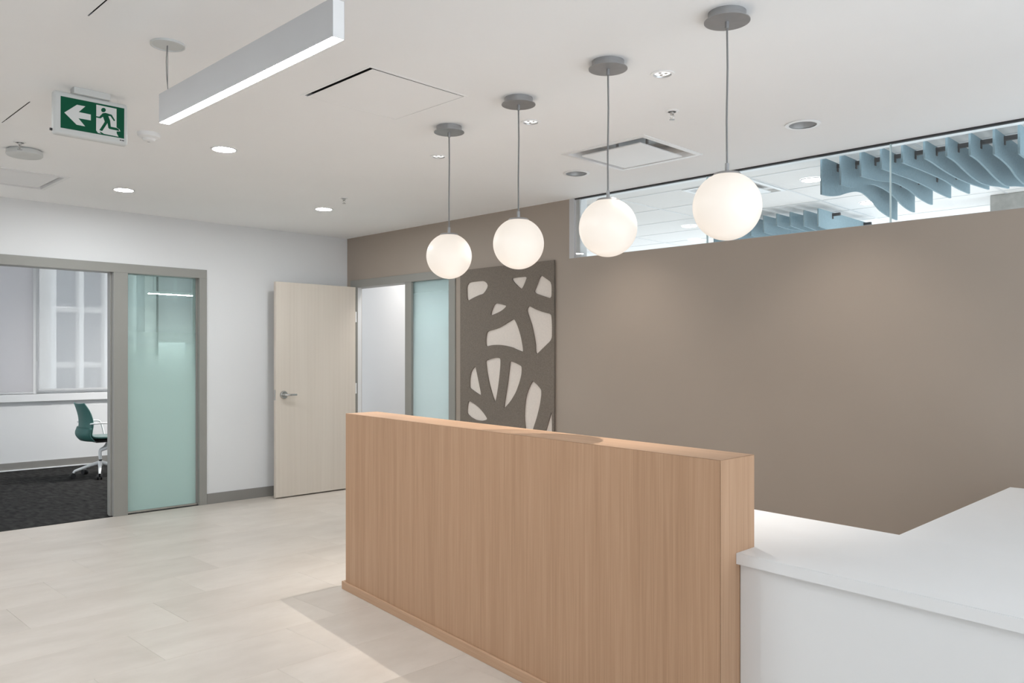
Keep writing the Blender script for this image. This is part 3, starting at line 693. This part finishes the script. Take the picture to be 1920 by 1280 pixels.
sprinkler(1260, 208, 'small sprinkler head between the diffuser and the spotlight')

# --- wall art: dark felt panel with cut-outs over a pale backing
def art_pts(spec):
    out = []
    for o, s, pts in spec: out += [at_y(o[0]+p[0]/s, o[1]+p[1]/s, YW-.022) for p in pts]
    return [(v.x, v.z) for v in out]
A, B, C, D_ = ((860, 480), 7.11), ((950, 480), 7.11), ((860, 650), 8.0), ((950, 650), 7.53)
HOLES = [
 [(*A, [(103, 350), (310, 325), (345, 335), (375, 360), (388, 390), (380, 425), (350, 475), (325, 503), (270, 520), (200, 552), (108, 605)])],
 [(*A, [(480, 635), (510, 628), (570, 640), (640, 662), (600, 705), (550, 740), (425, 795), (432, 745), (455, 680)])],
 [(*A, [(362, 1205), (358, 1120), (365, 1050), (375, 1015), (400, 992), (470, 975), (540, 950), (620, 905)]), (*B, [(0, 890), (95, 832), (130, 895), (160, 975), (190, 1080), (212, 1200), (218, 1272), (200, 1272), (120, 1240)]), (*A, [(711, 1215), (600, 1190), (520, 1182), (440, 1187)])],
 [(*B, [(62, 295), (150, 280), (272, 272), (245, 350), (215, 415), (195, 440), (160, 415), (90, 345)])],
 [(*B, [(460, 255), (520, 295), (598, 352), (598, 568), (500, 537), (357, 488), (400, 385), (440, 280)])],
 [(*B, [(295, 660), (390, 712), (500, 750), (592, 772), (600, 850), (604, 950), (602, 1110), (500, 1210)]), (*D_, [(425, 103), (408, 80), (403, 30)]), (*B, [(380, 1180), (360, 1050), (330, 920), (300, 830), (262, 715)])],
 [(*C, [(250, 290), (262, 350), (300, 530), (342, 740), (250, 680), (170, 622), (162, 600), (162, 500), (175, 400), (205, 330)])],
 [(*C, [(410, 205), (470, 178), (560, 160), (625, 170), (627, 260), (610, 450), (585, 640), (548, 850), (500, 720), (450, 540), (415, 350), (403, 220)])],
 [(*D_, [(45, 200), (120, 225), (205, 270), (212, 300), (208, 390), (180, 500), (130, 640), (60, 760)]), (*C, [(670, 940), (690, 800), (730, 550), (760, 300)])],
 [(*C, [(150, 805), (230, 850), (310, 915), (380, 1000), (428, 1075), (415, 1095), (350, 1110), (260, 1100), (180, 1055), (125, 1000), (122, 960), (132, 860)])],
 [(*D_, [(370, 482), (430, 535), (488, 605), (488, 680), (470, 810), (430, 980), (370, 1165), (330, 1280), (300, 1330), (275, 1270), (258, 1145), (245, 1000), (250, 850), (270, 700), (310, 580), (350, 500)])],
 [(*D_, [(635, 900), (640, 1195), (640, 1420), (560, 1440), (490, 1380), (550, 1185), (600, 1010)])],
]
ax0, ax1, az0, az1 = -5.535, -4.392, .42, 2.168
art = empty('felt_wall_art', ((ax0+ax1)/2, YW, az0), 'dark taupe felt wall panel with organic leaf-like cut-outs', 'wall art')
me = plate(rect(ax0, ax1, az0, az1), [rounded(art_pts(hh), 2) for hh in HOLES], .012)
for v in me.vertices: a, b, c = v.co; v.co = (a, YW-.016+c, b)
o = link('felt_panel', me, 'felt_dark', art); o.location = -parent_loc(art)
MB().box(ax0+.025, ax1-.025, YW-.010, YW, az0+.002, az1-.002).build('backing_panel', 'felt_light', art)

# --- felt baffles in the open office
PROF = [
 [(5.135, 2.429), (5.259, 2.435), (5.396, 2.457), (5.504, 2.486), (5.616, 2.513), (5.719, 2.531), (5.813, 2.533), (5.934, 2.512), (6.033, 2.482), (6.135, 2.452), (6.306, 2.429), (6.47, 2.422)],
 [(5.14, 2.473), (5.236, 2.476), (5.31, 2.483), (5.396, 2.496), (5.485, 2.517), (5.564, 2.538), (5.657, 2.553), (5.74, 2.558), (5.861, 2.555), (5.987, 2.543), (6.116, 2.516), (6.25, 2.485), (6.388, 2.469), (6.48, 2.468)],
 [(5.149, 2.51), (5.244, 2.515), (5.365, 2.521), (5.49, 2.532), (5.63, 2.549), (5.752, 2.558), (5.877, 2.556), (6.007, 2.548), (6.114, 2.533), (6.251, 2.518), (6.393, 2.509), (6.49, 2.51)],
 [(5.155, 2.54), (5.325, 2.544), (5.487, 2.547), (5.67, 2.553), (5.861, 2.553), (6.035, 2.551), (6.146, 2.546), (6.348, 2.542), (6.50, 2.544)],
 [(5.16, 2.556), (5.263, 2.559), (5.508, 2.566), (5.772, 2.570), (5.959, 2.570), (6.095, 2.563), (6.277, 2.557), (6.51, 2.560)],
 [(5.17, 2.564), (5.306, 2.562), (5.442, 2.554), (5.601, 2.546), (5.824, 2.543), (6.083, 2.549), (6.251, 2.558), (6.52, 2.574)],
 [(5.17, 2.556), (5.336, 2.549), (5.479, 2.531), (5.666, 2.510), (5.863, 2.503), (6.072, 2.517), (6.293, 2.543), (6.53, 2.565)],
 [(5.172, 2.541), (5.326, 2.537), (5.495, 2.518), (5.673, 2.494), (5.882, 2.478), (6.013, 2.486), (6.219, 2.517), (6.412, 2.542), (6.53, 2.555)],
 [(5.175, 2.525), (5.364, 2.519), (5.524, 2.502), (5.671, 2.472), (5.847, 2.457), (6.013, 2.468), (6.219, 2.50), (6.53, 2.545)],
 [(5.18, 2.507), (5.364, 2.502), (5.524, 2.486), (5.671, 2.455), (5.847, 2.440), (6.013, 2.452), (6.219, 2.485), (6.53, 2.53)],
]
ZT = HB-.05
def baffle_group(name_label, items, ymount, rail_x0, rail_x1):
    g_ = empty('acoustic_baffle', (items[0][0], items[0][1][0][0], HB), name_label, 'baffle')
    for x, prof in items:
        c = spline(prof, 5)
        pts = [(prof[0][0], ZT)]+c+[(prof[-1][0], ZT)]
        me_ = plate(pts, [], .012)
        for v in me_.vertices: a, b, cc = v.co; v.co = (x+cc, a, b)
        o = link('felt_fin', me_, 'felt_blue', g_); o.location = -parent_loc(g_)
    for yy in ymount:
        # the rails run above the fins' slots
        MB().box(rail_x0, rail_x1, yy-.012, yy+.012, ZT-.034, ZT-.010).build('rail', 'rail_black', g_)
        for x, prof in items: MB().box(x+.0065, x+.012, yy-.010, yy+.010, ZT-.058, ZT-.008).build('clip', 'rail_black', g_)
    for yy in ymount:
        for xx in (rail_x0+.2, rail_x1-.2): MB().tube([(xx, yy, ZT-.012), (xx, yy, HB+.004)], .0015, 6).build('hanger_wire', 'lamp_metal', g_)
FX = [-2.262+.1222*k for k in range(10)]
baffle_group('blue-grey wavy felt ceiling baffle close behind the glass joint', list(zip(FX, PROF)), (5.372, 6.18), FX[0]-.02, FX[-1]+.3)
items = []
for k in range(9):
    x = -3.06-.127*k; ph = k*.55
    base = .155-.018*k+(.004*k*k if k > 3 else 0)
    pr = []
    for j in range(11):
        yy = 6.88+1.25*j/10
        dep = base+.045*math.sin(2*math.pi*(j/10.0)*.9+.35*k)*(j/10.0+.15)
        pr.append((yy, ZT-max(.085, min(.24, dep))))
    items.append((x, pr))
baffle_group('blue-grey wavy felt ceiling baffle farther back in the open office', items, (7.17, 7.88), items[-1][0], -2.985)
# downlights of the open office
def downlight_b(px, py, label):
    p = at_z(px, py, HB); r = empty('downlight', p, label, 'ceiling light', 'lit downlights in the tile ceiling behind the glass')
    MB().lathe([(.085, .003), (.085, -.003), (.074, -.004)], c=p, n=40, capa=False, capb=False).build('trim_ring', 'white_enamel', r, smooth=True)
    MB().lathe([(.075, .002), (.075, -.002)], c=p, n=40).build('lens', 'downlight_glow_far', r)
pl = empty('added_panel_light', (-7.0, 5.5, 2.62), 'added unseen light panel brightening the room behind the wooden door', 'ceiling light')  # panel added out of view to brighten the wall beyond the doorway
for (a, b, c, d) in [(-7.9, -6.1, 5.25, 5.27), (-7.9, -6.1, 5.73, 5.75), (-7.9, -7.88, 5.27, 5.73), (-6.12, -6.1, 5.27, 5.73)]:
    MB().box(a, b, c, d, 2.605, 2.62).build('frame', 'white_enamel', pl)
MB().box(-7.88, -6.12, 5.27, 5.73, 2.612, 2.618).build('diffuser', 'room_glow', pl)
downlight_b(1522, 337, 'lit downlight in the tile ceiling beside the nearer baffle')
downlight_b(1293, 424, 'lit downlight in the tile ceiling beside the farther baffle')
downlight_b(1630, 380, 'lit downlight in the tile ceiling between the two baffles')
downlight_b(1303, 449, 'lit downlight in the tile ceiling beyond the farther baffle')

# --- linear light in the small office
q0 = at_x(279, 547, -9.5); zl = 2.105
ol = empty('linear_light', (-9.5, 4.2, zl+.05), 'slim suspended linear light glowing in the small office behind the sidelight', 'light')
MB().box(-9.53, -9.47, 3.69, 4.80, zl+.004, zl+.030).build('body', 'white_enamel', ol, bevel=.002)
MB().box(-9.524, -9.476, 3.70, 4.79, zl, zl+.004).build('diffuser', 'office_glow', ol)
for yy in (3.75, 4.7): MB().tube([(-9.5, yy, zl+.03), (-9.5, yy, 2.72)], .0015, 6).build('cable', 'cord_grey', ol)

# --- swivel chair in the small office (faces +Y)
CX, CY = -9.97, 3.335
ch = empty('swivel_chair', (CX, CY, .004), 'green plastic shell swivel chair on white star base, in the small office', 'chair')
# shell: stations from seat front edge back and up to the top of the backrest: (y, z, half width, side wrap)
ST = [(.235, .425, .20, .000), (.20, .450, .215, .004), (.08, .452, .225, .010), (-.06, .445, .225, .020), (-.16, .452, .222, .035), (-.205, .49, .218, .050), (-.215, .55, .214, .060), (-.205, .62, .212, .060), (-.212, .70, .205, .055), (-.232, .78, .190, .045), (-.255, .85, .165, .030)]
mb = MB(); NU = 13
path = spline([(a, b, c, d) for a, b, c, d in ST], 4)
for i, (yy, zz, hw, wr_) in enumerate(path):
    p1 = path[min(i+1, len(path)-1)]; p0_ = path[max(i-1, 0)]
    t = Vector((0, p1[0]-p0_[0], p1[1]-p0_[1])).normalized(); nrm = Vector((0, t.z, -t.y))     # towards the sitter
    for k in range(NU):
        u = -1+2*k/(NU-1); q = Vector((u*hw, yy, zz))+nrm*(wr_*abs(u)**2.4)
        mb.v.append((CX+q.x, CY+q.y, q.z))
for i in range(len(path)-1):
    for k in range(NU-1): a = i*NU+k; mb.f.append((a, a+1, a+1+NU, a+NU))
o = mb.build('shell', 'chair_green', ch, smooth=True); s_ = o.modifiers.new('solidify', 'SOLIDIFY'); s_.thickness = .012; s_.offset = 0
# thick lower-back bolster as seen on the outside
bo = MB(); rows = []
for j in range(7):
    a = j/6.0; zz = .43+.15*a; out = .028*math.sin(math.pi*min(1, a*1.05))
    for k in range(11):
        u = -1+2*k/10; yb_ = -.212+.055*abs(u)**2.4+(.03*(1-a)**3); bo.v.append((CX+u*.222, CY+yb_-.008-out*(1-.25*abs(u)), zz))
for j in range(6):
    for k in range(10): a = j*11+k; bo.f.append((a, a+1, a+12, a+11))
o = bo.build('back_bolster', 'chair_green', ch, smooth=True); s_ = o.modifiers.new('solidify', 'SOLIDIFY'); s_.thickness = .014; s_.offset = 0
sp_ = MB().prism([(CX+.19*math.cos(t)*1.0, CY+.03+.19*math.sin(t)) for t in [2*math.pi*k/28 for k in range(28)]], .458, .474)
sp_.build('seat_pad', 'chair_seat_pad', ch, bevel=.006)
MB().box(CX-.16, CX+.16, CY-.10, CY+.14, .405, .436).build('seat_pan', 'black_plastic', ch, bevel=.012)
for s in (-1, 1):
    xx = CX+s*.255
    MB().tube(spline([(CX+s*.20, CY-.17, .625), (xx, CY-.15, .632), (xx, CY+.02, .632), (xx, CY+.075, .622), (xx, CY+.10, .57), (CX+s*.235, CY+.125, .445), (CX+s*.15, CY+.10, .420)], 5), .009, 10).build('armrest', 'white_enamel', ch, smooth=True)
MB().tube(spline([(CX-.12, CY+.14, .405), (CX-.04, CY+.06, .33), (CX, CY, .30), (CX, CY, .20)], 5), [.018]*16, 12).build('support', 'white_enamel', ch, smooth=True)
MB().tube(spline([(CX+.12, CY+.14, .405), (CX+.04, CY+.06, .33), (CX, CY, .295), (CX, CY, .20)], 5), [.018]*16, 12).build('support', 'white_enamel', ch, smooth=True)
MB().lathe([(.016, .10), (.016, .215)], c=(CX, CY, 0), n=20).build('gas_lift', 'black_plastic', ch, smooth=True)
MB().lathe([(.030, .128), (.032, .15), (.028, .180)], c=(CX, CY, 0), n=24).build('hub', 'white_enamel', ch, smooth=True)
for k in range(5):
    a = math.radians(-92+72*k); ex, ey = math.cos(a), math.sin(a)
    MB().tube([(CX+ex*.02, CY+ey*.02, .160), (CX+ex*.12, CY+ey*.12, .135), (CX+ex*.27, CY+ey*.27, .088), (CX+ex*.285, CY+ey*.285, .066)], [.022, .019, .014, .012], 12).build('leg', 'white_enamel', ch, smooth=True)
    cst = MB()
    for s in (-1, 1):
        nx, ny = -ey, ex; c0 = Vector((CX+ex*.292, CY+ey*.292, .034))
        w0 = c0+Vector((nx, ny, 0))*(s*.008); w1_ = c0+Vector((nx, ny, 0))*(s*.026); cst.tube([w0, w1_], .030, 18)
    cst.tube([(CX+ex*.285, CY+ey*.285, .034), (CX+ex*.285, CY+ey*.285, .072)], .008, 10)
    cst.build('caster', 'black_plastic', ch)
